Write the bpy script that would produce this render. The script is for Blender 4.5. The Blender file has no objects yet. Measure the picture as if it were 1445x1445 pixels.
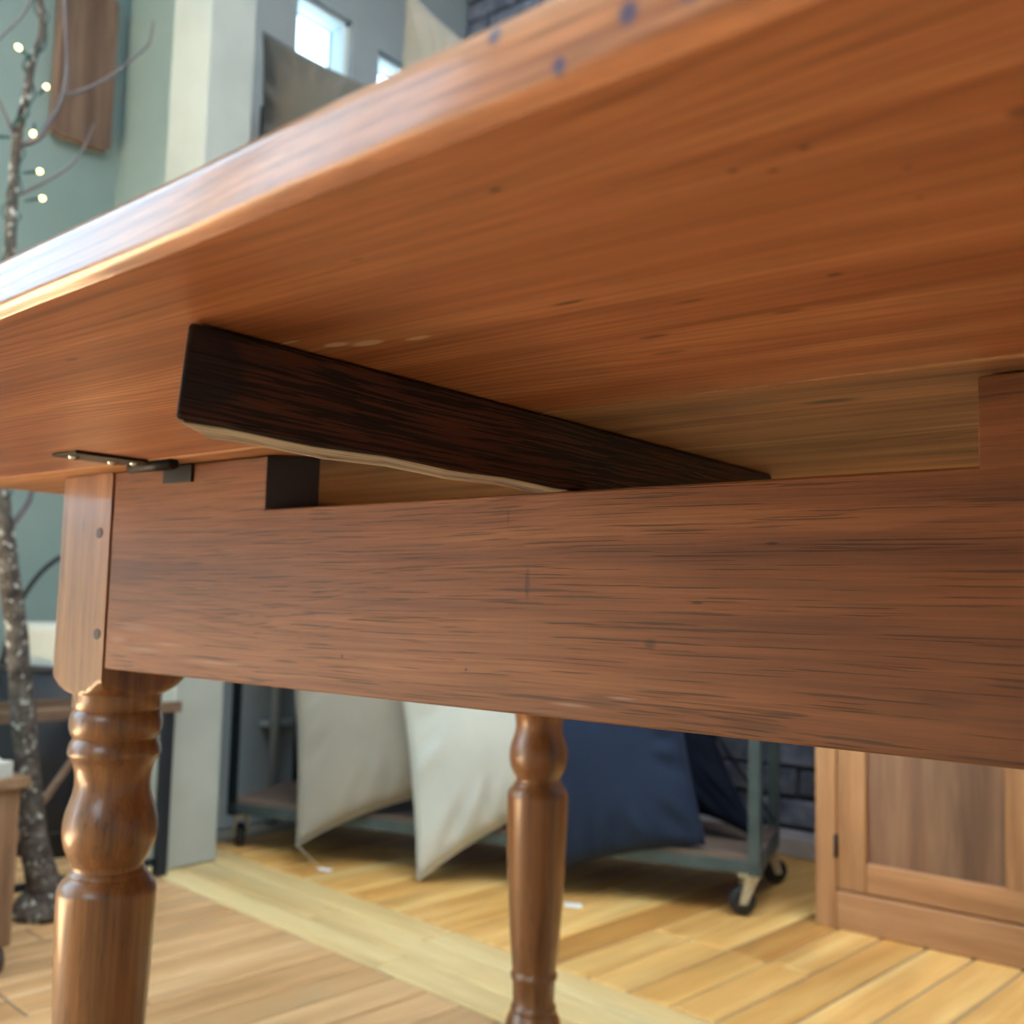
import bpy, bmesh, math, random
from mathutils import Vector, Matrix
from math import sin, cos, pi, atan, radians
random.seed(7)
SC = bpy.context.scene
COL = SC.collection

# ------------------------------------------------------------------ camera
CZ = .625
def make_camera():
    f = 1440.0
    pitch = atan(128 / f); roll = atan(.0242); yaw = atan(f / 1802)
    fw = Vector((-sin(yaw) * cos(pitch), cos(yaw) * cos(pitch), sin(pitch)))
    r0 = Vector((cos(yaw), sin(yaw), 0)); u0 = r0.cross(fw)
    r = cos(roll) * r0 + sin(roll) * u0; u = r.cross(fw)
    m = Matrix((r, u, -fw)).transposed().to_4x4()
    m.translation = (0, 0, CZ)
    cd = bpy.data.cameras.new('camera'); cam = bpy.data.objects.new('camera', cd); COL.objects.link(cam)
    cam.matrix_world = m
    cd.sensor_fit = 'HORIZONTAL'; cd.sensor_width = 36; cd.lens = 36 * f / 1445
    cd.clip_start = .01
    cd.dof.use_dof = True; cd.dof.focus_distance = .46; cd.dof.aperture_fstop = 11
    SC.camera = cam
make_camera()

# ------------------------------------------------------------------ light
SC.view_settings.view_transform = 'Standard'; SC.view_settings.look = 'None'
SC.view_settings.gamma = 1; SC.view_settings.use_curve_mapping = False
SC.view_settings.exposure = 0.7
w = bpy.data.worlds.new('sky'); SC.world = w; w.use_nodes = True
bg = w.node_tree.nodes['Background']
bg.inputs['Color'].default_value = (.56, .82, 1.0, 1); bg.inputs['Strength'].default_value = 3.6

def area(name, loc, size, rot, power, col):
    l = bpy.data.lights.new(name, 'AREA'); l.shape = 'RECTANGLE'; l.size, l.size_y = size
    l.energy = power; l.color = col
    o = bpy.data.objects.new(name, l); COL.objects.link(o); o.location = loc; o.rotation_euler = rot
    return o
# sunlight falling through the left window and glazed door onto the floor beside the table
sd = bpy.data.lights.new('sun', 'SUN'); sd.energy = 82; sd.angle = radians(.6); sd.color = (.88, .95, 1)
so = bpy.data.objects.new('sun', sd); COL.objects.link(so)
so.rotation_euler = Vector((1.0, .05, -2.2)).to_track_quat('-Z', 'Y').to_euler()
# daylight coming in through the big window openings of the room (portals onto the sky)
for nm, loc, size, rot in (('window_daylight_left', (-2.9, -.65, 1.97), (2.25, 1.2), (0, radians(-90), 0)),
                           ('door_daylight_left', (-2.9, -1.9, 1.57), (3.05, 1.1), (0, radians(-90), 0)),
                           ('window_daylight_front', (.3, -2.6, 2.1), (1.8, 1.2), (radians(90), 0, 0))):
    a = area(nm, loc, size, rot, 10, (1, 1, 1)); a.data.cycles.is_portal = True

area('added_overhead_fill', (.15, .9, 3.17), (2.2, 1.9), (0, 0, 0), 62, (.86, .94, 1.0))  # unseen overhead fill added in place of a skylight; no real fixture
# ------------------------------------------------------------------ helpers
def link(o, parent=None):
    COL.objects.link(o)
    if parent: o.parent = parent
    return o
def tag(o, label=None, cat=None, group=None, kind=None):
    if label: o['label'] = label
    if cat: o['category'] = cat
    if group: o['group'] = group
    if kind: o['kind'] = kind
    return o
def root(name, loc, label, cat, group=None, rz=0):
    o = bpy.data.objects.new(name, None); COL.objects.link(o); o.location = loc; o.rotation_euler = (0, 0, rz)
    o.empty_display_size = .05
    return tag(o, label, cat, group)
class MB:
    """mesh builder in the coordinates of its parent thing (origin org is subtracted)"""
    def __init__(s, org=(0, 0, 0)): s.bm = bmesh.new(); s.org = Vector(org)
    def box(s, a, b, mi=0):
        xs, ys, zs = zip(a, b)
        v = [s.bm.verts.new((xs[i], ys[j], zs[k])) for i in (0, 1) for j in (0, 1) for k in (0, 1)]
        for q in ((0, 1, 3, 2), (4, 6, 7, 5), (0, 4, 5, 1), (2, 3, 7, 6), (0, 2, 6, 4), (1, 5, 7, 3)):
            f = s.bm.faces.new([v[i] for i in q]); f.material_index = mi
        return s
    def hexa(s, p, mi=0):       # 8 points, bottom ring then top ring
        v = [s.bm.verts.new(q) for q in p]
        for q in ((3, 2, 1, 0), (4, 5, 6, 7), (0, 1, 5, 4), (1, 2, 6, 5), (2, 3, 7, 6), (3, 0, 4, 7)):
            f = s.bm.faces.new([v[i] for i in q]); f.material_index = mi
        return s
    def beam(s, p, q, wd, ht, up=(0, 0, 1), mi=0):
        p = Vector(p); q = Vector(q); d = (q - p).normalized(); up = Vector(up)
        if abs(d.dot(up)) > .95: up = Vector((1, 0, 0))
        r = d.cross(up).normalized(); u = r.cross(d)
        o = [(-wd / 2, -ht / 2), (wd / 2, -ht / 2), (wd / 2, ht / 2), (-wd / 2, ht / 2)]
        return s.hexa([p + r * a + u * b for a, b in o] + [q + r * a + u * b for a, b in o], mi)
    def tube(s, pts, rad, n=10, cap=True, mi=0, jit=0):
        pts = [Vector(p) for p in pts]
        if not isinstance(rad, (list, tuple)): rad = [rad] * len(pts)
        rings = []; ref = Vector((.3, .2, 1)).normalized()
        for i, p in enumerate(pts):
            d = (pts[min(i + 1, len(pts) - 1)] - pts[max(i - 1, 0)]).normalized()
            r = d.cross(ref)
            if r.length < .05: r = d.cross(Vector((1, 0, 0)))
            r.normalize(); u = r.cross(d)
            rings.append([s.bm.verts.new(p + (r * cos(2 * pi * k / n) + u * sin(2 * pi * k / n)) * rad[i] * (1 + random.uniform(-jit, jit))) for k in range(n)])
        for a, b in zip(rings, rings[1:]):
            for k in range(n):
                f = s.bm.faces.new((a[k], a[(k + 1) % n], b[(k + 1) % n], b[k])); f.smooth = True; f.material_index = mi
        if cap:
            s.bm.faces.new(rings[0]); s.bm.faces.new(rings[-1])
        return s
    def rings(s, rs, smooth=True, cap=True, mi=0):
        vr = [[s.bm.verts.new(p) for p in r] for r in rs]; n = len(vr[0])
        for a, b in zip(vr, vr[1:]):
            for k in range(n):
                f = s.bm.faces.new((a[k], a[(k + 1) % n], b[(k + 1) % n], b[k])); f.smooth = smooth; f.material_index = mi
        if cap:
            s.bm.faces.new(vr[0]); s.bm.faces.new(vr[-1])
        return s
    def lathe(s, prof, c=(0, 0), n=48, mi=0):   # prof: (radius, z)
        return s.rings([[(c[0] + r * cos(2 * pi * k / n), c[1] + r * sin(2 * pi * k / n), z) for k in range(n)] for r, z in prof], mi=mi)
    def prism(s, poly, a, b, mp, mi=0):         # poly 2D, mp(u,v,t)->3D for t=a and t=b
        lo = [s.bm.verts.new(mp(u, v, a)) for u, v in poly]; hi = [s.bm.verts.new(mp(u, v, b)) for u, v in poly]
        n = len(poly)
        s.bm.faces.new(lo).material_index = mi; s.bm.faces.new(hi).material_index = mi
        for i in range(n):
            s.bm.faces.new((lo[i], lo[(i + 1) % n], hi[(i + 1) % n], hi[i])).material_index = mi
        return s
    def build(s, name, mats, parent=None, bevel=0, seg=2, smooth_angle=None, subdiv=0, loc=None):
        bmesh.ops.recalc_face_normals(s.bm, faces=s.bm.faces)
        for v in s.bm.verts: v.co -= s.org
        me = bpy.data.meshes.new(name); s.bm.to_mesh(me); s.bm.free()
        for m in (mats if isinstance(mats, (list, tuple)) else [mats]): me.materials.append(m)
        o = bpy.data.objects.new(name, me); link(o, parent)
        if loc is not None: o.location = loc
        if bevel:
            b = o.modifiers.new('bevel', 'BEVEL'); b.width = bevel; b.segments = seg; b.limit_method = 'ANGLE'; b.angle_limit = radians(35)
            b.harden_normals = False
        if subdiv:
            b = o.modifiers.new('sub', 'SUBSURF'); b.levels = subdiv; b.render_levels = subdiv
        return o
def catmull(P, k=6):
    P = [Vector(p) for p in P]; out = []
    for i in range(len(P) - 1):
        p0 = P[max(i - 1, 0)]; p1 = P[i]; p2 = P[i + 1]; p3 = P[min(i + 2, len(P) - 1)]
        for j in range(k):
            t = j / k
            out.append(.5 * ((2 * p1) + (p2 - p0) * t + (2 * p0 - 5 * p1 + 4 * p2 - p3) * t * t + (3 * p1 - p0 - 3 * p2 + p3) * t ** 3))
    out.append(P[-1]); return out

# ------------------------------------------------------------------ materials
class NT:
    def __init__(s, name):
        s.m = bpy.data.materials.new(name); s.m.use_nodes = True; s.t = s.m.node_tree; s.n = s.t.nodes
        s.b = s.n['Principled BSDF']
    def new(s, t, **k):
        n = s.n.new(t)
        for a, v in k.items(): setattr(n, a, v)
        return n
    def put(s, sock, v):
        if hasattr(v, 'links') or hasattr(v, 'is_linked'): s.t.links.new(v, sock)
        else: sock.default_value = v
    def coord(s, scale=(1, 1, 1), off=(0, 0, 0), rot=(0, 0, 0), rnd=False):
        tc = s.new('ShaderNodeTexCoord'); mp = s.new('ShaderNodeMapping')
        mp.inputs['Scale'].default_value = scale; mp.inputs['Rotation'].default_value = rot
        s.t.links.new(tc.outputs['Object'], mp.inputs['Vector'])
        mp.inputs['Location'].default_value = off
        if rnd:
            oi = s.new('ShaderNodeObjectInfo'); v = s.vmath('SCALE', (13.7, 7.3, 3.1), scale=oi.outputs['Random'])
            return s.vmath('ADD', mp.outputs[0], v)
        return mp.outputs[0]
    def vmath(s, op, a, b=None, scale=None):
        n = s.new('ShaderNodeVectorMath', operation=op); s.put(n.inputs[0], a)
        if b is not None: s.put(n.inputs[1], b)
        if scale is not None: s.put(n.inputs['Scale'], scale)
        return n.outputs['Value'] if op in ('LENGTH', 'DOT_PRODUCT') else n.outputs[0]
    def math(s, op, a, b=0, c=0, clamp=False):
        n = s.new('ShaderNodeMath', operation=op, use_clamp=clamp); s.put(n.inputs[0], a); s.put(n.inputs[1], b); s.put(n.inputs[2], c)
        return n.outputs[0]
    def noise(s, vec, scale=5, detail=3, rough=.55, dist=0):
        n = s.new('ShaderNodeTexNoise'); s.put(n.inputs['Vector'], vec); n.inputs['Scale'].default_value = scale
        n.inputs['Detail'].default_value = detail; n.inputs['Roughness'].default_value = rough; n.inputs['Distortion'].default_value = dist
        return n.outputs['Fac']
    def ramp(s, v, stops, interp='LINEAR'):
        n = s.new('ShaderNodeValToRGB'); s.put(n.inputs[0], v); e = n.color_ramp.elements; n.color_ramp.interpolation = interp
        while len(e) < len(stops): e.new(.5)
        for i, (p, c) in enumerate(stops):
            e[i].position = p; e[i].color = (*c, 1) if not isinstance(c, (int, float)) else (c, c, c, 1)
        return n.outputs[0]
    def mix(s, f, a, b, mode='MIX'):
        n = s.new('ShaderNodeMix', data_type='RGBA', blend_type=mode)
        s.put(n.inputs[0], f); s.put(n.inputs[6], a if not isinstance(a, tuple) else (*a, 1)); s.put(n.inputs[7], b if not isinstance(b, tuple) else (*b, 1))
        return n.outputs[2]
    def step(s, v, lo, hi):
        n = s.new('ShaderNodeMapRange', interpolation_type='SMOOTHSTEP'); s.put(n.inputs[0], v); n.inputs[1].default_value = lo; n.inputs[2].default_value = hi
        n.inputs[3].default_value = 0; n.inputs[4].default_value = 1
        return n.outputs[0]
    def bump(s, h, dist=.001, strength=.5):
        n = s.new('ShaderNodeBump'); n.inputs['Strength'].default_value = strength; n.inputs['Distance'].default_value = dist
        s.put(n.inputs['Height'], h); s.t.links.new(n.outputs[0], s.b.inputs['Normal'])
    def spot(s, col, centre, radii, colour, strength=1, edge=(.5, 1.1), nz=None):
        tc = s.coord()
        d = s.vmath('SUBTRACT', tc, centre); d = s.vmath('MULTIPLY', d, tuple(1 / r for r in radii))
        if nz is not None: d = s.vmath('ADD', d, nz)
        l = s.vmath('LENGTH', d); f = s.math('MULTIPLY', s.math('SUBTRACT', 1, s.step(l, *edge)), strength)
        return s.mix(f, col, colour)
    def out(s, col, rough=.5, spec=.5, metal=0, coat=0, coat_rough=.2):
        s.put(s.b.inputs['Base Color'], col if not isinstance(col, tuple) else (*col, 1)); s.put(s.b.inputs['Roughness'], rough)
        s.b.inputs['Specular IOR Level'].default_value = spec; s.b.inputs['Metallic'].default_value = metal
        s.b.inputs['Coat Weight'].default_value = coat; s.b.inputs['Coat Roughness'].default_value = coat_rough
        return s.m

def axis_scale(ax, along, across):
    return tuple(along if i == ax else across for i in range(3))
def wood(name, c, ax=0, along=1.5, across=40, rough=.4, coat=0, pores=0, pore_col=(.03, .015, .01), rings=0, ring_f=150, ring_a=14,
         blotch=.35, bump=.3, rnd=False, spots=(), hue=0, pore_thr=.6, pore_f=(26, 420), ring_col=(.6, .45, .38), coat_rough=.2, spec=.5, streak=.5):
    T = NT(name)
    base = T.coord(rnd=rnd)
    warp = T.math('SUBTRACT', T.noise(T.vmath('MULTIPLY', base, axis_scale(ax, 2.0, 6)), 1, 2), .5)
    wv = T.vmath('SCALE', (1.0, 1.0, 1.0), scale=T.math('MULTIPLY', warp, .02))
    bw_ = T.vmath('ADD', base, wv)
    sc = T.vmath('MULTIPLY', bw_, axis_scale(ax, along, across))
    g = T.noise(sc, 1, 4, .6)
    col = T.ramp(g, [(.3, c[0]), (.5, c[1]), (.7, c[2])])
    fine = T.noise(T.vmath('MULTIPLY', bw_, axis_scale(ax, 9, 600)), 1, 3, .6)
    col = T.mix(streak, col, T.ramp(fine, [(.3, .6), (.65, 1.05)]), 'MULTIPLY')
    if rings:
        sx = T.new('ShaderNodeSeparateXYZ'); T.put(sx.inputs[0], base)
        yy = T.math('ADD', sx.outputs[1 if ax != 1 else 0], T.math('MULTIPLY', sx.outputs[2 if ax != 2 else 0], .8))
        nz = T.noise(T.vmath('MULTIPLY', base, axis_scale(ax, 1.3, 7)), 1, 2, .5)
        ph = T.math('FRACT', T.math('ADD', T.math('MULTIPLY', yy, ring_f), T.math('MULTIPLY', nz, ring_a)))
        rf = T.ramp(ph, [(0, (1, 1, 1)), (.55, (.97, .95, .93)), (.92, ring_col), (1, (1, 1, 1))])
        amp = T.step(T.noise(T.vmath('MULTIPLY', base, axis_scale(ax, 3, 9)), 1, 2), .3, .7)
        col = T.mix(T.math('MULTIPLY', amp, rings), col, rf, 'MULTIPLY')
    big = T.noise(T.vmath('MULTIPLY', base, axis_scale(ax, 2.2, 7)), 1, 3)
    col = T.mix(blotch, col, T.ramp(big, [(.3, .5), (.65, 1.15)]), 'MULTIPLY')
    h = fine
    if pores:
        p = T.noise(T.vmath('MULTIPLY', bw_, axis_scale(ax, *pore_f)), 1, 2, .5)
        dens = T.math('MULTIPLY', T.noise(T.vmath('MULTIPLY', base, axis_scale(ax, 3, 30)), 1, 2), .12)
        pf = T.math('MULTIPLY', T.step(T.math('ADD', p, dens), pore_thr + .05, pore_thr + .13), pores)
        col = T.mix(pf, col, pore_col); h = T.math('SUBTRACT', fine, pf)
    for sp in spots: col = T.spot(col, *sp)
    if rnd and hue:
        oi = T.new('ShaderNodeObjectInfo')
        col = T.mix(hue, col, T.ramp(T.math('FRACT', T.math('MULTIPLY', oi.outputs['Random'], 7.31)), [(0, (.66, .52, .38)), (.25, (.95, .85, .72)), (.6, (1.05, 1.0, .95)), (1, (1.15, 1.15, 1.15))]), 'MULTIPLY')
    if bump: T.bump(h, .0005, bump)
    return T.out(col, rough, spec, 0, coat, coat_rough)
def plain(name, col, rough=.5, metal=0, var=0, scale=6, bump=0, bscale=60, spec=.5):
    T = NT(name); c = col
    if var:
        n = T.noise(T.coord(), scale, 4)
        c = T.mix(1, (*col,) , T.ramp(n, [(.3, 1 - var), (.7, 1 + var * .5)]), 'MULTIPLY')
    if bump: T.bump(T.noise(T.coord(), bscale, 4), .002, bump)
    return T.out(c, rough, spec, metal)
def cloth(name, col, weave=900, var=.12, rough=.9, sheen=.25):
    T = NT(name); co = T.coord()
    n = T.noise(co, 5, 3); c = T.mix(1, col, T.ramp(n, [(.3, 1 - var), (.7, 1 + var * .3)]), 'MULTIPLY')
    h = T.math('ADD', T.noise(T.vmath('MULTIPLY', co, (weave, weave * .1, weave)), 1, 1), T.noise(T.vmath('MULTIPLY', co, (weave * .1, weave, weave * .1)), 1, 1))
    c = T.mix(.25, c, T.ramp(h, [(.6, .7), (1.2, 1.05)]), 'MULTIPLY')
    T.bump(h, .0006, .4); T.b.inputs['Sheen Weight'].default_value = sheen
    return T.out(c, rough, .2)

TB = Vector((-.13, .75, 0))       # base of the table
def tl(x, y, z): return (x - TB.x, y - TB.y, z - TB.z)
DK = (.035, .012, .01)
leaf_spots = []
for (x, y, rx, ry, st) in ((-.147, .175, .0022, .0012, .95), (-.106, .277, .0028, .0016, .95), (-.098, .197, .0016, .0011, .8), (-.091, .202, .0016, .0011, .7),
                       (-.081, .195, .0015, .0011, .8), (-.067, .217, .0012, .001, .6), (-.070, .235, .0013, .001, .6),
                       (-.399, .208, .006, .0016, .6), (-.185, .257, .007, .0014, .85), (-.152, .277, .006, .0012, .7), (-.183, .307, .007, .0022, .7),
                       (-.132, .304, .006, .0015, .6), (-.19, .33, .009, .003, .5), (-.042, .204, .003, .003, .6), (-.21, .19, .003, .0015, .35)):
    leaf_spots.append((tl(x, y, .72), (rx, ry, .004), DK, st, (.4, 1.2)))
for (x, y, rx, ry) in ((-.288, .252, .007, .0022), (-.276, .257, .009, .0025), (-.255, .262, .007, .0016), (-.3, .240, .006, .001)):
    leaf_spots.append((tl(x, y, .72), (rx, ry * 1.5, .003), (.75, .50, .34), .8, (.5, 1.1)))
for (x, z, r) in ((-.1245, .7365, .0019), (-.108, .7245, .0017), (-.0925, .7290, .0024), (-.0795, .7285, .0028)):
    leaf_spots.append((tl(x, .148, z), (r, .006, r * 1.2), (.06, .045, .11), .95, (.5, 1.3)))
M = {}
def leafmat(name, rough, coat, cr, bump, spec=.5): return wood(name, ((.32, .100, .038), (.51, .185, .075), (.66, .285, .125)), 0, 2.0, 50, rough, coat, rings=.8, ring_f=210, ring_a=26,
                 blotch=.4, bump=bump, spots=leaf_spots, ring_col=(.40, .23, .15), coat_rough=cr, spec=spec, streak=.85)
M['leaf'] = leafmat('leaf_pine', .42, .12, .3, .2)
M['leaf_edge'] = leafmat('leaf_pine_varnished_edge', .3, .75, .12, .35, .25)
M['under'] = wood('raw_underside', ((.20, .085, .038), (.43, .19, .08), (.62, .34, .15)), 0, 2.5, 45, .6, 0, rings=.8, ring_f=110, ring_a=20, blotch=.75, bump=.4,
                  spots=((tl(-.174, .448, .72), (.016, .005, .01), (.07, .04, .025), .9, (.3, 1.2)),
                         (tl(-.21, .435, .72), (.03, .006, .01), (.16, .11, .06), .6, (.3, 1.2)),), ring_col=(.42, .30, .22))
ap_spots = [(tl(x, .426, z), (rx, .01, rz), DK, st, (.3, 1.2)) for (x, z, rx, rz, st) in (
    (-.329, .635, .002, .010, .5), (-.254, .607, .004, .003, .5), (-.343, .671, .0008, .006, .4), (-.192, .654, .004, .0008, .9), (-.229, .627, .004, .0008, .7),
    (-.28, .578, .02, .004, .35), (-.20, .573, .02, .003, .35), (-.12, .590, .015, .004, .3), (-.56, .612, .005, .001, .3), (-.47, .59, .0015, .0015, .6), (-.37, .588, .0012, .0012, .6))]
for (x, z, rx, rz, st) in ((-.700, .600, .030, .004, .16), (-.722, .590, .014, .003, .2), (-.690, .584, .030, .0015, .25), (-.655, .589, .022, .0012, .25), (-.60, .579, .04, .0018, .2), (-.30, .5745, .014, .001, .35), (-.27, .580, .010, .0008, .35)):
    ap_spots.append((tl(x, .426, z), (rx, .01, rz), (.55, .36, .28), st, (.0, 1.3)))
M['apron'] = wood('apron_oak', ((.14, .042, .013), (.235, .080, .025), (.33, .122, .042)), 0, 2.0, 45, .5, .05, pores=.65, pore_col=(.05, .022, .013),
                  rings=.6, ring_f=190, ring_a=16, blotch=.3, bump=.5, spots=ap_spots, pore_thr=.60, ring_col=(.55, .42, .36), coat_rough=.35, spec=.35, pore_f=(13, 800))
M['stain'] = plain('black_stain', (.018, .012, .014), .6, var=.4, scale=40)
lop_spots = ((tl(-.3035, .203, .705), (.01, .022, .017), (.012, .008, .011), .95, (.75, 1.08)),)
M['loper'] = wood('loper_dark_oak', ((.040, .012, .010), (.10, .028, .018), (.18, .052, .030)), 1, 4.0, 60, .5, .1, pores=.95, pore_col=(.008, .005, .007),
                  blotch=.9, bump=.7, spots=lop_spots, pore_thr=.47, pore_f=(16, 750), streak=.8)
M['loper_worn'] = wood('loper_worn_edge', ((.25, .18, .13), (.46, .38, .30), (.68, .60, .50)), 1, 3.0, 160, .6, 0, pores=.9, blotch=.4, bump=.7, pore_f=(20, 500))
M['leg'] = wood('turned_leg_wood', ((.17, .056, .016), (.32, .112, .030), (.45, .175, .052)), 2, 2.0, 60, .38, .6, pores=.4, pore_thr=.62, blotch=.5, bump=.12, coat_rough=.16, pore_f=(26, 420))
M['hinge'] = plain('old_hinge_iron', (.022, .020, .022), .5, .5, var=.4, scale=80)
M['peg'] = plain('dark_peg', (.09, .05, .045), .5, var=.4, scale=60)
M['screw'] = plain('worn_screw', (.6, .6, .6), .25, 1)

# ------------------------------------------------------------------ room shell
WL, WR, WF, CH = -2.9, 2.6, -2.6, 3.2
wallm = NT('painted_wall'); _n = wallm.noise(wallm.coord(), 2.5, 4)
wallm.bump(wallm.noise(wallm.coord(), 40, 4), .002, .15)
M['wall'] = wallm.out(wallm.ramp(_n, [(.3, (.24, .34, .35)), (.7, (.29, .40, .415))]), .75, .3)
M['wall_grey'] = plain('grey_wall', (.36, .41, .43), .75, var=.15, scale=3)
M['ceil'] = plain('ceiling_paint', (.75, .77, .76), .8, var=.05)
M['pier'] = plain('pier_plaster', (.46, .50, .47), .7, var=.12, scale=5, bump=.2, bscale=25)
M['frame_white'] = plain('white_window_paint', (.80, .84, .83), .45)
def struct(o): o['kind'] = 'structure'; return o
def wall_with_holes(name, ax, pos, thick, u0, u1, z0, z1, holes, mat):
    """wall in plane x=pos (ax=0) or y=pos (ax=1); holes (ua,ub,za,zb) do not overlap in u"""
    mb = MB()
    def b(ua, ub, za, zb):
        if ub - ua < 1e-4 or zb - za < 1e-4: return
        lo, hi = sorted((pos, pos + thick))
        if ax == 0: mb.box((lo, ua, za), (hi, ub, zb))
        else: mb.box((ua, lo, za), (ub, hi, zb))
    u = u0
    for (ua, ub, za, zb) in sorted(holes):
        b(u, ua, z0, z1); b(ua, ub, z0, za); b(ua, ub, zb, z1); u = ub
    b(u, u1, z0, z1)
    return struct(mb.build(name, mat))
wall_with_holes('wall_left', 0, WL, -.15, WF, 1.65, 0, CH, [(-2.45, -1.35, .05, 3.1), (-1.25, -.05, .85, 3.1)], M['wall'])
WB = -2.35      # the left wall steps in behind the pier
wb = wall_with_holes('wall_left_back', 0, WB, -.12, 1.65, 2.75, 0, CH, [(1.855, 2.075, 2.24, 2.45), (2.19, 2.50, 2.28, 2.41)], M['wall_grey'])
struct(MB().box((WL - .15, 1.62, 0), (WB - .0, 1.65, CH)).build('wall_step', M['wall']))
wall_with_holes('wall_front', 1, WF, -.15, WL, WR, 0, CH, [(-.6, 1.2, 1.5, 2.7)], M['wall'])
wall_with_holes('wall_right', 0, WR, .15, WF, 2.9, 0, CH, [], M['wall'])
struct(MB().box((WL - .15, WF - .15, CH), (WR + .15, 2.9, CH + .1)).build('ceiling', M['ceil']))
# free-standing pale pier
struct(MB().box((-2.245, 1.38, 0), (-2.082, 1.515, CH)).build('pier', M['pier'], bevel=.006))
# window frames
def window(name, ax, pos, u0, u1, z0, z1, fr, nu, nz, depth=.05, glass=False):
    P = (lambda u, z, d: (pos + d, u, z)) if ax == 0 else (lambda u, z, d: (u, pos + d, z))
    mb = MB()
    def bar(ua, ub, za, zb, da=-depth / 2, db=depth / 2):
        a = P(ua, za, da); b = P(ub, zb, db)
        mb.box(tuple(map(min, a, b)), tuple(map(max, a, b)))
    bar(u0, u0 + fr, z0, z1); bar(u1 - fr, u1, z0, z1); bar(u0, u1, z0, z0 + fr); bar(u0, u1, z1 - fr, z1)
    for i in range(1, nu):
        u = u0 + (u1 - u0) * i / nu; bar(u - fr / 3, u + fr / 3, z0, z1, -depth / 3, depth / 3)
    for i in range(1, nz):
        z = z0 + (z1 - z0) * i / nz; bar(u0, u1, z - fr / 3, z + fr / 3, -depth / 3, depth / 3)
    o = struct(mb.build(name, M['frame_white']))
    if glass:
        g = MB(); a = P(u0, z0, -.002); b = P(u1, z1, .002)
        g.box(tuple(map(min, a, b)), tuple(map(max, a, b))).build('pane', M['glass'], o)
    return o
gl = NT('window_glass'); gl.b.inputs['Transmission Weight'].default_value = 1; gl.b.inputs['IOR'].default_value = 1.02
M['glass'] = gl.out((1, 1, 1), 0.0)
window('window_1', 0, WL - .07, -1.25, -.05, .85, 3.1, .05, 2, 1)
window('door_1', 0, WL - .07, -2.45, -1.35, .05, 3.1, .05, 2, 1)
window('window_2', 1, WF - .07, -.6, 1.2, 1.5, 2.7, .06, 3, 1)
window('window_4', 0, WB - .05, 1.855, 2.075, 2.24, 2.45, .016, 1, 1, .06, True)
window('window_5', 0, WB - .05, 2.19, 2.50, 2.28, 2.41, .016, 1, 1, .06, True)

# brick back wall
BY = 2.62
M['mortar'] = plain('dark_mortar', (.07, .075, .10), .9, var=.3, scale=30)
bk = NT('grey_brick'); oi = bk.new('ShaderNodeObjectInfo'); nn = bk.noise(bk.coord(rnd=True), 18, 5)
c = bk.ramp(nn, [(.3, (.09, .10, .15)), (.55, (.18, .20, .27)), (.75, (.32, .34, .40))])
c = bk.mix(.6, c, bk.ramp(oi.outputs['Random'], [(0, .6), (.5, 1.0), (1, 1.4)]), 'MULTIPLY'); bk.bump(bk.noise(bk.coord(rnd=True), 60, 5), .006, .6)
M['brick'] = bk.out(c, .8, .3)
bw = struct(MB().box((WB - .12, BY, 0), (WR + .15, BY + .15, CH)).build('wall_back', M['mortar']))
def brick_mesh(L=.215, H=.066, seed=0):
    rd = random.Random(seed); m = MB(); j = lambda a=.0055: rd.uniform(-a, a)
    p = [(-L / 2 + j(), -.018 + j(), -H / 2 + j()), (L / 2 + j(), -.018 + j(), -H / 2 + j()), (L / 2, .01, -H / 2), (-L / 2, .01, -H / 2),
         (-L / 2 + j(), -.018 + j(), H / 2 + j()), (L / 2 + j(), -.018 + j(), H / 2 + j()), (L / 2, .01, H / 2), (-L / 2, .01, H / 2)]
    return m.hexa(p)
protos = [brick_mesh(seed=i).build('brick', M['brick'], bw, bevel=.004, seg=1) for i in range(4)]
protos += [brick_mesh(L=.102, seed=9).build('brick', M['brick'], bw, bevel=.004, seg=1)]
used = set(); stuff = MB()
for r in range(40):
    z = .055 + .04 + r * .0775
    near = z < .72 or z > 2.28
    x = WB + .004 - (.112 if r % 2 else 0)
    while x < (.55 if z < .72 else (-1.0 if z > 2.28 else 2.5)):
        cx = x + .1075
        half = False
        if cx - .1 < WB: cx = WB + .004 + .051; half = True
        if near:
            k = 4 if half else random.randrange(4)
            if k in used:
                o = protos[k].copy(); link(o, bw)
            else: o = protos[k]; used.add(k)
            o.location = (cx, BY + random.uniform(-.003, .003), z); o.parent = bw
        else:
            stuff.box((cx - (.051 if half else .1075), BY - .018, z - .033), (cx + (.051 if half else .1075), BY + .005, z + .033))
        x += .2265
    if near:    # the rest of these courses, out to the right
        while x < 2.5:
            stuff.box((x, BY - .018, z - .033), (x + .215, BY + .005, z + .033)); x += .2265
o = stuff.build('brick_courses', M['brick'], bw); o['kind'] = 'stuff'
M['plinth'] = plain('pale_plinth', (.50, .47, .50), .7, var=.25, scale=12)
struct(MB().box((WB, BY - .10, 0), (WR, BY, .05)).build('baseboard_back', M['plinth'], bevel=.006))

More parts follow.
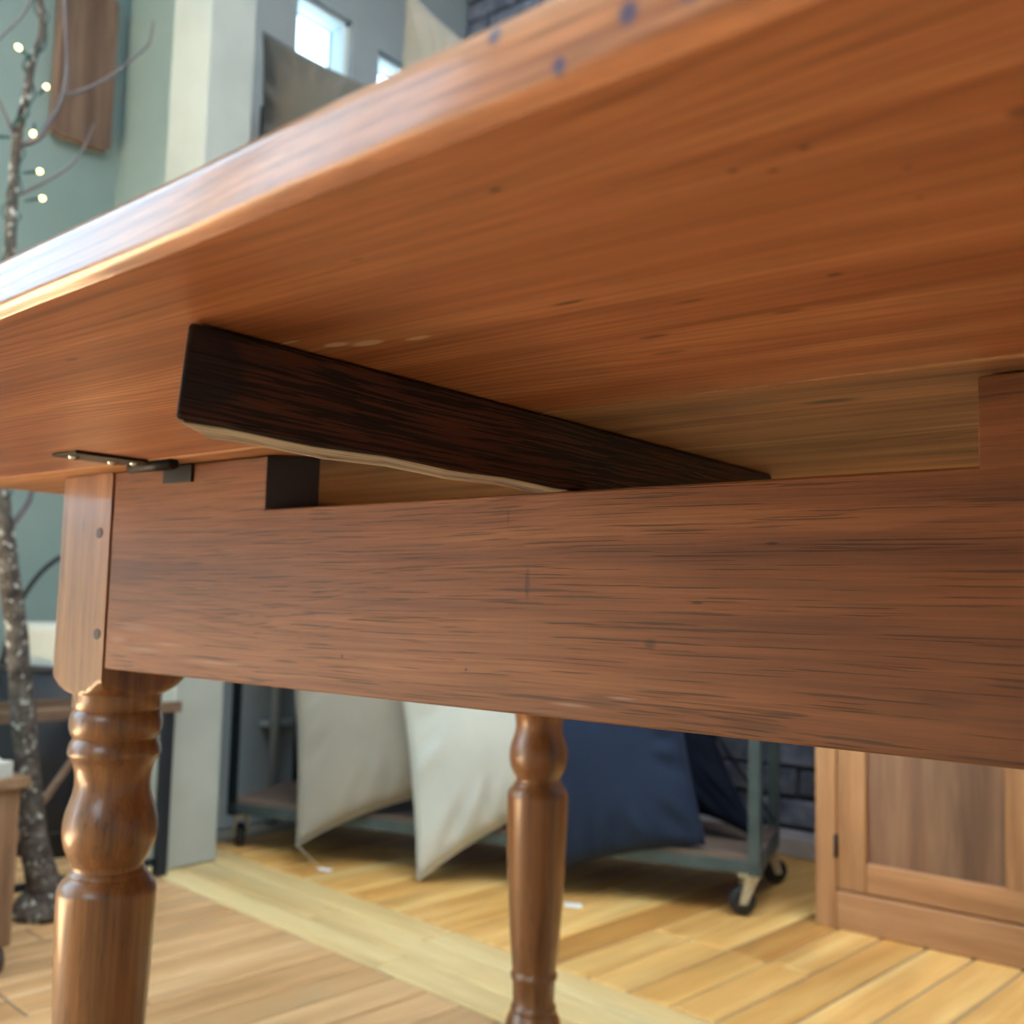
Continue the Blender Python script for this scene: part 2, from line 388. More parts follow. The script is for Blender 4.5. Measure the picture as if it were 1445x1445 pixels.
# floor ------------------------------------------------------------
sub = plain('floor_base', (.26, .24, .20), .6, var=.2)
fl = struct(MB().box((WL - .1, WF - .1, -.06), (WR + .1, 2.75, -.004)).build('floor', sub))
M['plank_y'] = wood('floor_plank_gold', ((.66, .36, .11), (.82, .50, .17), (.92, .66, .27)), 0, 1.5, 22, .42, .15, blotch=.45, bump=.2, rnd=True, hue=.9, streak=.25, coat_rough=.3)
M['plank_b'] = wood('floor_plank_pale', ((.74, .53, .24), (.86, .67, .33), (.93, .78, .43)), 0, 1.2, 18, .42, .15, blotch=.35, bump=.2, rnd=True, hue=.35, coat_rough=.3)
M['plank_f'] = wood('floor_plank_tan', ((.58, .33, .15), (.72, .45, .22), (.82, .57, .31)), 0, 1.5, 22, .42, .15, blotch=.45, bump=.2, rnd=True, hue=.5, coat_rough=.3)
TH = -radians(5.4); F0 = Vector((-1.0, 1.2455, 0)); E1 = Vector((cos(TH), sin(TH), 0)); E2 = Vector((-sin(TH), cos(TH), 0))
MESHC = {}
def plank(s0, s1, t0, t1, along, mat):
    g = .0022
    L, W = (s1 - s0, t1 - t0) if along == 's' else (t1 - t0, s1 - s0)
    L -= g * 2; W -= g * 2
    key = (round(L, 3), round(W, 3), mat)
    c = F0 + E1 * (s0 + s1) / 2 + E2 * (t0 + t1) / 2
    if key in MESHC:
        o = MESHC[key].copy(); link(o, fl)
    else:
        m = MB(); b = .0035
        lo = [(-L / 2, -W / 2), (L / 2, -W / 2), (L / 2, W / 2), (-L / 2, W / 2)]
        hi = [(-L / 2 + b, -W / 2 + b), (L / 2 - b, -W / 2 + b), (L / 2 - b, W / 2 - b), (-L / 2 + b, W / 2 - b)]
        m.rings([[(x, y, -.018) for x, y in lo], [(x, y, -.0025) for x, y in lo], [(x, y, 0) for x, y in hi]], smooth=False)
        o = m.build('plank', M[mat], fl); MESHC[key] = o
    o.location = (c.x, c.y, random.uniform(-.0006, .0004)); o.rotation_euler = (0, 0, TH if along == 's' else TH + pi / 2)
# border of three boards
for k in range(3):
    s = -1.9 + (.0, .55, .25)[k] - .6
    while s < 1.6:
        L = (1.1, 1.35, .95)[k]; 
        if k == 1 and abs(s + .75) < .7: L = 1.2
        a = max(s, -1.82); plank(a, min(s + L, 2.2), k * .0783, (k + 1) * .0783, 's', 'plank_b') if min(s + L, 2.2) - a > .05 else None
        s += L
PW = .0818
rd = random.Random(3)
for i in range(-22, 22):         # behind the border
    s0 = .3965 + i * PW * 1.018; s1 = s0 + PW * 1.018
    t = .235; t = t - .0; end = 1.46 + (s0 * -.094 if False else 0)
    end = (2.7 - (F0 + E1 * s0).y) / cos(TH) - .07
    cuts = [.235]; nxt = .235 + rd.choice((.3, .45, .62, .8, .95))
    while nxt < end - .15: cuts.append(nxt); nxt += rd.choice((.55, .75, .9))
    cuts.append(end)
    if (F0 + E1 * s0 + E2 * .3).x < -2.25 : continue
    for a, b in zip(cuts, cuts[1:]): plank(s0, s1, a, b, 't', 'plank_y')
for i in range(-24, 14):         # in front of the border
    s0 = -.4845 + i * PW * 1.0; s1 = s0 + PW
    cuts = [0.0]; nxt = -rd.choice((.2, .35, .5, .75))
    while nxt > -1.3: cuts.append(nxt); nxt -= rd.choice((.6, .8, 1.0))
    cuts.append(-1.6)
    if (F0 + E1 * s0).x < -2.86: continue
    for a, b in zip(cuts, cuts[1:]): plank(s0, s1, b, a, 't', 'plank_f')
# the rest of the floor, joined
stuff = MB()
for i in range(60):
    s0 = -1.85 + i * .0825
    for a in (-3.9, -2.75): 
        p = [F0 + E1 * (s0 + .001) + E2 * a, F0 + E1 * (s0 + .0805) + E2 * a, F0 + E1 * (s0 + .0805) + E2 * (a + 1.147), F0 + E1 * (s0 + .001) + E2 * (a + 1.147)]
        if min(q.x for q in p) < -2.88 or max(q.x for q in p) > 2.58 or min(q.y for q in p) < -2.58: continue
        stuff.hexa([q + Vector((0, 0, -.018)) for q in p] + p)
    if s0 > -.4845 + 14 * PW - .01:
        p = [F0 + E1 * (s0 + .001) + E2 * -1.6, F0 + E1 * (s0 + .0805) + E2 * -1.6, F0 + E1 * (s0 + .0805), F0 + E1 * (s0 + .001)]
        if max(q.x for q in p) < 2.58: stuff.hexa([q + Vector((0, 0, -.018)) for q in p] + p)
    if s0 > .3965 + 22 * PW * 1.018 - .01:
        p = [F0 + E1 * (s0 + .001) + E2 * .235, F0 + E1 * (s0 + .0805) + E2 * .235, F0 + E1 * (s0 + .0805) + E2 * 1.4, F0 + E1 * (s0 + .001) + E2 * 1.4]
        if max(q.x for q in p) < 2.5: stuff.hexa([q + Vector((0, 0, -.018)) for q in p] + p)
o = stuff.build('plank_field', M['plank_f'], fl); o['kind'] = 'stuff'

# ------------------------------------------------------------------ the drop-leaf table
TBL = root('drop_leaf_table', TB, 'honey and red-brown wooden drop-leaf table with its leaf raised, seen from below', 'table')
def T(name, mb, mats, **k): mb.org = TB; return mb.build(name, mats, TBL, **k)
ZU, ZT = .72, .741
XL, XR = -.966, .86
# raised leaf : profile swept along X, the outer edge very slightly out of parallel
def edge_y(x): return .1405 - .0475 * x if x < .2 else .131 - .0 * x
def leaf():
    mb = MB(); t = ZT - ZU
    prof = [(.012, 0), (.0046, 0), (.0040, .0), (.0037, .0003), (.0019, .0014), (.0005, .0028), (0.0, .0036), (0, .0044)]
    for a in range(0, 11):
        th = a / 10 * pi / 2; prof.append((.005 - .005 * cos(th), t - .0055 + .0055 * sin(th)))
    prof += [(.006, t), (.016, t)]
    xs = [XL + (XR - XL) * i / 40 for i in range(41)]
    rs = []
    for x in xs:
        y0 = edge_y(x); jy = .0004 * sin(x * 40) + .0003 * sin(x * 97)
        ring = [(x, y0 + jy + dy, ZU + dz) for dy, dz in prof]
        ring += [(x, .4025, ZT), (x, .4025, ZU + .002), (x, .4005, ZU)]
        rs.append(ring)
    mb.rings(rs, smooth=True)
    for f in mb.bm.faces:
        c = f.calc_center_median()
        if c.y < edge_y(c.x) + .0039: f.material_index = 1
    return mb
lf = T('drop_leaf', leaf(), [M['leaf'], M['leaf_edge']])
lf['label'] = 'raised drop leaf of red-brown pine with rounded shiny edge'
e = lf.modifiers.new('es', 'EDGE_SPLIT'); e.split_angle = radians(40)
# fixed top
mb = MB().box((XL, .4045, ZU), (XR, 1.12, ZT))
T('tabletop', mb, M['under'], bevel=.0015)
# front apron with its long notch (ends cut at 45 degrees)
YA, YB = .426, .451
def apron():
    mb = MB(); zs = (.567, .683, .7192)
    P = {}
    for side, y, sh in ((0, YA, 0), (1, YB, .025)):
        for i, x in enumerate((-.7385, -.551 + sh, -.106 + sh, .56)):
            for k, z in enumerate(zs): P[side, i, k] = mb.bm.verts.new((x, y, z))
    cells = [(i, k) for i in range(3) for k in range(2) if (i, k) != (1, 1)]
    Fc = lambda *a: mb.bm.faces.new([P[q] for q in a])
    for (i, k) in cells:
        for sd in (0, 1): Fc((sd, i, k), (sd, i + 1, k), (sd, i + 1, k + 1), (sd, i, k + 1))
        if (i, k - 1) not in cells: Fc((0, i, k), (0, i + 1, k), (1, i + 1, k), (1, i, k))
        if (i, k + 1) not in cells: Fc((0, i, k + 1), (0, i + 1, k + 1), (1, i + 1, k + 1), (1, i, k + 1))
        if (i - 1, k) not in cells: Fc((0, i, k), (0, i, k + 1), (1, i, k + 1), (1, i, k))
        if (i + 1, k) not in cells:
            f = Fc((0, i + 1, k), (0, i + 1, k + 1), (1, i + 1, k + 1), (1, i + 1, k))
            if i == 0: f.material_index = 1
    return mb
a = T('apron', apron(), [M['apron'], M['stain']], bevel=.0011, seg=2)
a['label'] = 'long front oak apron with a notch along its top edge'
T('apron', MB().box((-.742, 1.052, .567), (.56, 1.077, .7192)), M['apron'], bevel=.001)
T('apron', MB().box((-.806, .5, .567), (-.781, 1.003, .7192)), M['apron'], bevel=.001)
T('apron', MB().box((.60, .5, .567), (.625, 1.003, .7192)), M['apron'], bevel=.001)
# swivelling loper under the leaf
def loper():
    mb = MB(); z0, z1 = .6835, .7195; xc = -.316; hw = .0125
    pts = [(xc + hw, .2035), (xc + hw, .6735 - .025), (xc - hw, .6735), (xc - hw, .2035 + .025)]
    pts = [(xc + hw, .2035), (xc + hw, .6735), (xc - hw, .6735 + .0), (xc - hw, .2285)]
    # slightly curved, worn nose
    nose = [(0, .004), (.006, .0015), (.014, .0), (.024, .0015), (.031, .0), (.036, .0015)]
    lo = []
    secs = []
    ny = 24
    for i in range(ny + 1):
        f = i / ny
        ring = []
        for (sx, zz, k) in ((hw, z0, 0), (hw, z1, 1), (-hw, z1, 1), (-hw, z0, 0)):
            ys = (.1985 if sx > 0 else .2260) - (.0035 if k == 0 and sx > 0 else 0)
            y = ys + (.6735 - ys) * f
            ring.append((xc + sx, y, zz + (.0006 * sin(f * 37) if k == 0 else 0)))
        secs.append(ring)
    mb.rings(secs, smooth=False)
    for f in mb.bm.faces:
        c = f.calc_center_median()
        if c.z < z0 + .002: f.material_index = 1
    return mb
lp = T('loper', loper(), [M['loper'], M['loper_worn']], bevel=.0022, seg=3)
lp['label'] = 'dark stained swivelling support bar with a worn pale lower edge'
# turned legs
LEGC = [(-.779, .463), (-.779, 1.04), (.597, .463), (.597, 1.04)]
hwid = .037
def leg(cx, cy):
    mb = MB(); N = 64
    def sq(R, z):
        ring = []
        for k in range(N):
            a = 2 * pi * k / N; rr = min(R, hwid / max(abs(cos(a)), abs(sin(a)))); ring.append((cx + rr * cos(a), cy + rr * sin(a), z))
        return ring
    rs = [sq(.053, .7192), sq(.053, .5585), sq(.0515, .5560), sq(.0485, .5525), sq(.0445, .549), sq(.0405, .5462), sq(.0372, .5445)]
    prof = [(.0362, .5440), (.0358, .5405), (.0358, .5330), (.0350, .5318), (.0344, .5308), (.0350, .5298), (.0360, .5285), (.0372, .5240), (.0375, .5195), (.0370, .5150), (.0358, .5115), (.0342, .5090), (.0336, .5078),
            (.0344, .5065), (.0364, .5030), (.0373, .4985), (.0374, .4960), (.0366, .4938), (.0352, .4925), (.0330, .4885), (.0314, .4830), (.0304, .4770), (.0303, .4700), (.0314, .4635), (.0336, .4570), (.0360, .4500), (.0374, .4430), (.0379, .4360),
            (.0374, .4290), (.0358, .4220), (.0336, .4168), (.0330, .4160), (.0318, .4135), (.0300, .4108), (.0290, .4095), (.0284, .4070), (.0285, .4050), (.0296, .4038), (.0312, .4022), (.0318, .4008), (.0314, .3998), (.0330, .3985), (.0360, .3955), (.0384, .3915), (.0391, .3895), (.0394, .3880), (.0394, .3850),
            (.0393, .37), (.0378, .32), (.0350, .26), (.0318, .215), (.0285, .182), (.0276, .1775), (.0284, .1755), (.0296, .1735), (.0300, .1705), (.0294, .1675), (.0282, .1655), (.0272, .163), (.0268, .150), (.0262, .139),
            (.0272, .137), (.0290, .1345), (.0293, .132), (.0288, .1295), (.0310, .126), (.0345, .119), (.036, .110), (.0352, .098), (.0325, .084), (.028, .068), (.0225, .048), (.0195, .028), (.0200, .012), (.0205, .0)]
    prof = [(r * .965, z) for r, z in prof]
    rs += [[(cx + r * cos(2 * pi * k / N), cy + r * sin(2 * pi * k / N), z) for k in range(N)] for r, z in prof]
    mb.rings(rs)
    return mb
for i, (cx, cy) in enumerate(LEGC):
    o = T('leg', leg(cx, cy), M['leg'])
    e = o.modifiers.new('es', 'EDGE_SPLIT'); e.split_angle = radians(38)
    if i == 0:
        for (px, pz) in ((-.757, .672), (-.752, .593)):
            MB(TB).tube([(px, YA - .0006, pz), (px, YA + .01, pz)], .0042, 16).build('dowel_peg', M['peg'], o)
        for (py, pz) in ((.44, .665), (.455, .594)):
            pass
# hinge strap under leaf and apron top
mb = MB()
hx = -.668
mb.hexa([(hx - .017, .347, ZU - .0022), (hx + .015, .347, ZU - .0022), (hx + .017, .4, ZU - .0022), (hx - .017, .4, ZU - .0022),
         (hx - .017, .347, ZU), (hx + .015, .347, ZU), (hx + .017, .4, ZU), (hx - .017, .4, ZU)])
hg = T('hinge', mb, M['hinge'], bevel=.0006)
MB(TB).tube([(hx - .018, .408, ZU - .003), (hx + .036, .408, ZU - .003)], .0042, 14).build('knuckle', M['hinge'], hg)
MB(TB).box((hx - .002, YA - .0022, ZU - .014), (hx + .034, YA, ZU - .001)).build('hinge_plate', M['hinge'], hg, bevel=.0006)
for (sx, sy) in ((hx - .004, .356), (hx - .006, .386), (hx + .003, .398)):
    MB(TB).lathe([(.0001, ZU - .0045), (.0026, ZU - .004), (.0038, ZU - .0024), (.0038, ZU - .002)], (sx, sy), 16).build('screw', M['screw'], hg)

# ------------------------------------------------------------------ wheeled rack
M['steel'] = plain('grey_green_steel', (.085, .12, .13), .4, .4, var=.25, scale=20)
M['steel_dark'] = plain('dark_steel', (.02, .03, .04), .4, .5, var=.25, scale=20)
M['shelf'] = wood('rack_shelf_wood', ((.10, .07, .055), (.17, .12, .095), (.24, .18, .14)), 0, 2, 30, .6, blotch=.5)
M['rubber'] = plain('black_rubber', (.015, .016, .018), .6)
M['zinc'] = plain('zinc_caster', (.62, .62, .52), .35, .7, var=.3, scale=60)
pfl = Vector((-2.165, 1.600, 0)); pfr = Vector((-.918, 1.985, 0)); ex = (pfr - pfl).normalized(); ey = Vector((-ex.y, ex.x, 0)); RL = (pfr - pfl).length; RD = .31
RK = root('wheeled_rack', pfl, 'tall grey steel rack on casters holding large cushions, in front of the brick wall', 'rack')
RK.rotation_euler = (0, 0, math.atan2(ex.y, ex.x))
posts = []
for (a, b) in ((0, 0), (RL, 0), (0, RD), (RL, RD)):
    mb = MB(); sx = 1 if a == 0 else -1; sy = 1 if b == 0 else -1; wd = .026
    x0, x1 = sorted((a, a + sx * wd)); y0, y1 = sorted((b, b + sy * .004)); mb.box((x0, y0, .082), (x1, y1, 1.92))
    x0, x1 = sorted((a, a + sx * .004)); y0, y1 = sorted((b, b + sy * wd)); mb.box((x0, y0, .082), (x1, y1, 1.92))
    posts.append(mb.build('post', M['steel'] if a else M['steel_dark'], RK))
for z in (.086, .84, 1.50):
    for b in (.0, RD - .022):
        MB().box((.004, b, z), (RL - .004, b + .022, z + .026)).build('rail', M['steel'], RK, bevel=.001)
    for a in (.0, RL - .02):
        MB().box((a, .022, z), (a + .02, RD - .022, z + .026)).build('rail', M['steel'], RK, bevel=.001)
    MB().box((.003, .003, z + .026), (RL - .003, RD - .003, z + .036)).build('shelf_board', M['shelf'], RK)
MB().beam((.01, RD - .006, .125), (RL - .3, RD - .006, 1.49), .006, .018, up=(0, 1, 0)).build('brace', M['steel_dark'], RK)
MB().beam((RL - .01, RD + .002, .135), (.3, RD + .002, 1.49), .006, .018, up=(0, 1, 0)).build('brace', M['steel_dark'], RK)
def caster(x, y, a):
    mb = MB().box((x - .022, y - .022, .079), (x + .022, y + .022, .0855))
    c = mb.build('caster', M['zinc'], RK)
    d = Vector((cos(a), sin(a), 0)); n = Vector((-d.y, d.x, 0)); o = Vector((x, y, 0)); wc = o + d * .018
    m = MB()
    for s in (-1, 1):
        p = [o + n * s * .014 + d * -.014 + Vector((0, 0, .08)), o + n * s * .014 + d * .016 + Vector((0, 0, .08)), wc + n * s * .014 + d * .010 + Vector((0, 0, .024)), wc + n * s * .014 - d * .006 + Vector((0, 0, .024))]
        q = [v + n * s * .0025 for v in p]; m.hexa(p + q)
    m.tube([wc - n * .019 + Vector((0, 0, .029)), wc + n * .019 + Vector((0, 0, .029))], .005, 10)
    m.lathe([(.018, .072), (.018, .08)], (x, y), 20)
    m.build('caster_fork', M['zinc'], c)
    MB().rings([[tuple(wc + n * t + (d * cos(k * pi / 12) + Vector((0, 0, sin(k * pi / 12)))) * r + Vector((0, 0, .0285))) for k in range(24)] for t, r in ((-.010, .008), (-.010, .024), (-.008, .0275), (.008, .0275), (.010, .024), (.010, .008))]).build('caster_wheel', M['rubber'], c)
caster(.024, .03, 2.4); caster(RL - .024, .024, 3.6); caster(.024, RD - .024, 1.2); caster(RL - .024, RD - .024, .6)

# ------------------------------------------------------------------ cushions
M['taupe'] = cloth('taupe_linen', (.095, .088, .075)); M['beige'] = cloth('beige_linen', (.33, .30, .25)); M['cream'] = cloth('cream_linen', (.62, .64, .60)); M['natural'] = cloth('natural_linen', (.27, .25, .21))
M['navy'] = cloth('navy_linen', (.020, .034, .072), var=.2, sheen=.03); M['black'] = cloth('black_linen', (.004, .007, .018), sheen=0)
def cushion(name, c, thick, mat, label, seed=0, pinch=.10, group=None, folds=.006):
    """c: four corners bl, br, tr, tl (world)"""
    rd = random.Random(seed); c = [Vector(p) for p in c]; N = 44; loc = sum(c, Vector()) / 4; loc = Vector((loc.x, loc.y, min(p.z for p in c)))
    nrm = (c[1] - c[0]).cross(c[3] - c[0]).normalized()
    cen = sum(c, Vector()) / 4
    ph = [rd.uniform(0, 6) for _ in range(6)]
    bm = bmesh.new(); g = {}
    for side in (1, -1):
        for i in range(N + 1):
            for j in range(N + 1):
                u, v = i / N, j / N; edge = i in (0, N) or j in (0, N)
                if side == -1 and edge: g[side, i, j] = g[1, i, j]; continue
                U, V = 2 * u - 1, 2 * v - 1
                p = c[0] * (1 - u) * (1 - v) + c[1] * u * (1 - v) + c[2] * u * v + c[3] * (1 - u) * v
                # concave sides
                pu = U * (1 - pinch * (1 - V * V) ) ; pv = V * (1 - pinch * (1 - U * U))
                uu, vv = (pu + 1) / 2, (pv + 1) / 2
                p = c[0] * (1 - uu) * (1 - vv) + c[1] * uu * (1 - vv) + c[2] * uu * vv + c[3] * (1 - uu) * vv
                h = (max(0, 1 - U * U) * max(0, 1 - V * V)) ** .45 * thick / 2
                r = max(abs(U), abs(V)); em = max(0, 1 - abs(r - .8) / .2)
                ang = math.atan2(V, U)
                h += folds * em * (sin(ang * 17 + ph[0] + 2 * sin(ang * 3)) + .6 * sin(ang * 29 + ph[1])) * (1 if r < 1 else 0)
                h += folds * .6 * sin(U * 5 + ph[2]) * sin(V * 4 + ph[3]) * (1 - r)
                if edge: h = 0
                g[side, i, j] = bm.verts.new(p + nrm * h * side - loc)
        for i in range(N):
            for j in range(N):
                q = [g[side, i, j], g[side, i + 1, j], g[side, i + 1, j + 1], g[side, i, j + 1]]
                if side == -1: q.reverse()
                f = bm.faces.new(q); f.smooth = True
    bmesh.ops.recalc_face_normals(bm, faces=bm.faces)
    me = bpy.data.meshes.new(name); bm.to_mesh(me); bm.free(); me.materials.append(mat)
    o = bpy.data.objects.new(name, me); link(o); o.location = loc
    # seam piping round the edge
    pts = []
    for (i, j) in [(k, 0) for k in range(N)] + [(N, k) for k in range(N)] + [(N - k, N) for k in range(N)] + [(0, N - k) for k in range(N + 1)]:
        u, v = i / N, j / N; U, V = 2 * u - 1, 2 * v - 1
        uu, vv = (U * (1 - pinch * (1 - V * V)) + 1) / 2, (V * (1 - pinch * (1 - U * U)) + 1) / 2
        pts.append(c[0] * (1 - uu) * (1 - vv) + c[1] * uu * (1 - vv) + c[2] * uu * vv + c[3] * (1 - uu) * vv - loc)
    MB().tube(pts, .0016, 6).build('seam', mat, o)
    return tag(o, label, 'cushion', group)
cushion('cushion', [(-1.893, 1.598, .05), (-1.50, 1.93, .20), (-1.64, 2.02, .74), (-2.19, 1.72, .72)], .15, M['beige'], 'beige linen floor cushion hanging off the low shelf, nearest the pale pier', 1, pinch=.11)
cushion('cushion', [(-1.600, 1.700, .006), (-1.20, 2.0, .27), (-1.28, 2.07, .78), (-1.80, 1.72, .70)], .16, M['cream'], 'cream linen floor cushion with one corner touching the floor, between beige and navy ones', 2, pinch=.09)
cushion('cushion', [(-1.395, 1.81, .02), (-1.03, 1.96, .135), (-1.16, 2.03, .62), (-1.49, 1.85, .58)], .14, M['navy'], 'navy blue linen floor cushion behind the back table leg', 3, pinch=.06)
cushion('cushion', [(-1.33, 2.02, .13), (-.962, 2.09, .128), (-1.20, 2.17, .62), (-1.42, 2.09, .58)], .11, M['black'], 'black floor cushion resting on the low shelf behind the navy one', 4, pinch=.20)
cushion('cushion', [(-2.17, 1.62, 1.55), (-1.72, 1.76, 1.545), (-1.71, 1.80, 1.84), (-2.185, 1.61, 2.14)], .18, M['taupe'], 'taupe cushion on the top shelf leaning at the left post', 5, pinch=.06)
cushion('cushion', [(-1.95, 1.86, 1.55), (-1.46, 1.93, 1.545), (-1.47, 1.97, 1.87), (-1.895, 1.86, 2.28)], .16, M['natural'], 'natural linen cushion with pointed top corner on the top shelf right of the taupe one', 6, pinch=.08)
M['paper'] = plain('white_card', (.85, .88, .9), .6); M['string'] = plain('pale_string', (.6, .52, .4), .9)
def price_tag(name, loc, rz, tilt, label, string):
    r = root(name, loc, label, 'tag'); r.rotation_euler = (tilt, 0, rz)
    MB().box((-.018, -.009, .0), (.018, .009, .0012)).build('card', M['paper'], r)
    inv = Matrix.Rotation(-rz, 3, 'Z') if not tilt else r.rotation_euler.to_matrix().inverted()
    MB().tube([inv @ (Vector(p) - Vector(loc)) for p in string], .0009, 6).build('string', M['string'], r)
price_tag('price_tag', (-1.832, 1.633, .001), .2, 0, 'small white card tag on the floor below the beige cushion', [(-1.845, 1.63, .003), (-1.875, 1.615, .03), (-1.893, 1.596, .055)])
price_tag('price_tag', (-1.25, 1.80, .001), .5, radians(8), 'small bright white card tag on the floor beside the back table leg', [(-1.26, 1.80, .003), (-1.31, 1.80, .012), (-1.392, 1.80, .022)])

# ------------------------------------------------------------------ cabinet
M['cab'] = wood('cabinet_oak', ((.34, .15, .06), (.50, .24, .10), (.62, .33, .16)), 2, 2, 35, .45, .2, blotch=.5, bump=.2)
M['cab_h'] = wood('cabinet_oak_rails', ((.34, .15, .06), (.48, .23, .10), (.60, .32, .16)), 0, 2, 35, .45, .2, blotch=.5, bump=.2)
M['cab_p'] = wood('cabinet_panel', ((.18, .085, .05), (.28, .14, .08), (.42, .23, .13)), 2, 1.5, 22, .45, .15, blotch=.7, bump=.2)
CX0, CX1, CY, CYB, CHT = -.825, .61, 2.04, 2.50, .92
CB = root('panelled_cabinet', ((CX0 + CX1) / 2, (CY + CYB) / 2, 0), 'brown wooden cabinet with recessed panel doors against the brick wall', 'cabinet')
CO = CB.location.copy()
def K(mb, name, mat, parent=None, **k): mb.org = CO; return mb.build(name, mat, parent or CB, **k)
mb = MB().box((CX0, CY + .002, .0), (CX0 + .02, CYB, CHT)).box((CX1 - .02, CY + .002, 0), (CX1, CYB, CHT)).box((CX0 + .02, CYB - .012, .0), (CX1 - .02, CYB, CHT)).box((CX0 + .02, CY + .02, .07), (CX1 - .02, CYB - .012, .085))
K(mb, 'body', M['cab'])
K(MB().box((CX0 - .015, CY - .02, CHT), (CX1 + .015, CYB + .01, CHT + .025)), 'cabinet_top', M['cab_h'], bevel=.003)
K(MB().box((CX0, CY - .003, 0), (CX0 + .043, CY + .02, CHT)), 'stile', M['cab'], bevel=.0015)
K(MB().box((CX1 - .043, CY - .003, 0), (CX1, CY + .02, CHT)), 'stile', M['cab'], bevel=.0015)
K(MB().box((CX0 + .043, CY - .006, 0), (CX1 - .043, CY + .02, .073)), 'base_rail', M['cab_h'], bevel=.0035)
K(MB().box((CX0 + .043, CY - .003, CHT - .05), (CX1 - .043, CY + .02, CHT)), 'top_rail', M['cab_h'], bevel=.0015)
def door(x0, x1, hinge_left):
    z0, z1 = .0755, CHT - .053; st = .056; y0, y1 = CY + .0, CY + .02
    mid = (x0 + x1) / 2
    d = K(MB().box((x0, y0, z0), (x0 + st, y1, z1)).box((x1 - st, y0, z0), (x1, y1, z1)).box((mid - .027, y0, z0 + st), (mid + .027, y1, z1 - st)), 'door', M['cab'], bevel=.0015)
    for za in (z0, z1 - .058): K(MB().box((x0 + st, y0 + .0003, za), (x1 - st, y1, za + .058)), 'door_rail', M['cab_h'], d, bevel=.004)
    for a, b in ((x0 + st, mid - .027), (mid + .027, x1 - st)):
        K(MB().box((a, y0 + .010, z0 + .05), (b, y1 - .002, z1 - .05)), 'door_panel', M['cab_p'], d)
    hx0 = x0 - .002 if hinge_left else x1 + .002
    for z in (.16, .72):
        K(MB().tube([(hx0, CY - .004, z - .022), (hx0, CY - .004, z + .022)], .0035, 10), 'door_hinge', M['hinge'], d)
    kx = x1 - .03 if hinge_left else x0 + .03
    K(MB().tube([(kx, CY, .5), (kx, CY - .012, .5), (kx, CY - .02, .5)], [.005, .006, .012], 14), 'knob', M['hinge'], d)
door(-.7805, -.2805 + .172, True); door(-.2805 + .176, .5655, False)

# ------------------------------------------------------------------ left background : bench, basket, crate, tree, boards
M['bench_w'] = wood('bench_rail_wood', ((.12, .07, .045), (.20, .12, .08), (.30, .2, .13)), 1, 2, 30, .6, blotch=.4)
M['dark'] = plain('black_painted_board', (.010, .015, .026), .55, var=.4, scale=8)
M['darkw'] = wood('dark_leg_wood', ((.05, .035, .03), (.10, .07, .06), (.16, .12, .1)), 2, 2, 30, .6)
BN = root('wooden_stand', (-2.16, 1.1, 0), 'low open wooden stand with a brown rail, between the thin tree and the pale pier', 'stand')
BO = BN.location.copy()
def K2(mb, name, mat, **k): mb.org = BO; return mb.build(name, mat, BN, **k)
K2(MB().beam((-2.085, .88, .372), (-2.052, 1.374, .372), .022, .024), 'front_rail', M['bench_w'], bevel=.002)
K2(MB().beam((-2.27, .88, .372), (-2.262, 1.33, .372), .020, .022), 'back_rail', M['bench_w'], bevel=.002)
for y in (.905, 1.325):
    K2(MB().box((-2.255, y - .01, .345), (-2.075, y + .01, .359)), 'cross_rail', M['darkw'], bevel=.002)
for (x, y) in ((-2.083, .90), (-2.064, 1.352), (-2.27, .90), (-2.27, 1.31)):
    K2(MB().box((x - .012, y - .012, 0), (x + .012, y + .012, .36)), 'leg', M['dark'], bevel=.002)
K2(MB().beam((-2.08, .96, .03), (-2.08, 1.16, .30), .010, .014, up=(1, 0, 0)), 'brace', M['bench_w'])
K2(MB().beam((-2.08, .90, .03), (-2.074, 1.34, .03), .012, .014), 'foot_rail', M['dark'])
BK = root('hooped_basket', (-2.50, 1.385, 0), 'tall black basket with a thin round hoop handle, on the floor against the left wall', 'basket')
def bask(hw, hd, z, n=40):
    r = []
    for k in range(n):
        a = 2 * pi * k / n; r.append((math.copysign(abs(cos(a)) ** .6, cos(a)) * hw, math.copysign(abs(sin(a)) ** .6, sin(a)) * hd, z))
    return r
MB().rings([bask(.15, .17, .0), bask(.17, .20, .2), bask(.185, .215, .45), bask(.175, .205, .45), bask(.16, .185, .38), bask(.0, .0, .38)]).build('basket_body', M['dark'], BK)
for z in (.06, .13, .20, .27, .34, .44):
    k_ = z / .45; a_, b_ = .15 + .035 * k_, .17 + .045 * k_
    MB().rings([bask(a_, b_, z - .006), bask(a_ + .005, b_ + .005, z), bask(a_, b_, z + .006)]).build('hoop_band', M['rubber'], BK)
MB().tube([(0, .208 * cos(t * pi / 28), .40 + .335 * max(0, sin(t * pi / 28)) ** .9) for t in range(29)], .0065, 10).build('hoop_handle', M['rubber'], BK)
bx = MB(); bx.box((-.13, -.15, 0), (.145, .15, .165))
o = bx.build('pale_box', M['cream'], None, bevel=.02, seg=4); o.location = (-2.50, 1.385, .382)
tag(o, 'pale fabric-covered box sitting in the top of the black hooped basket', 'box')

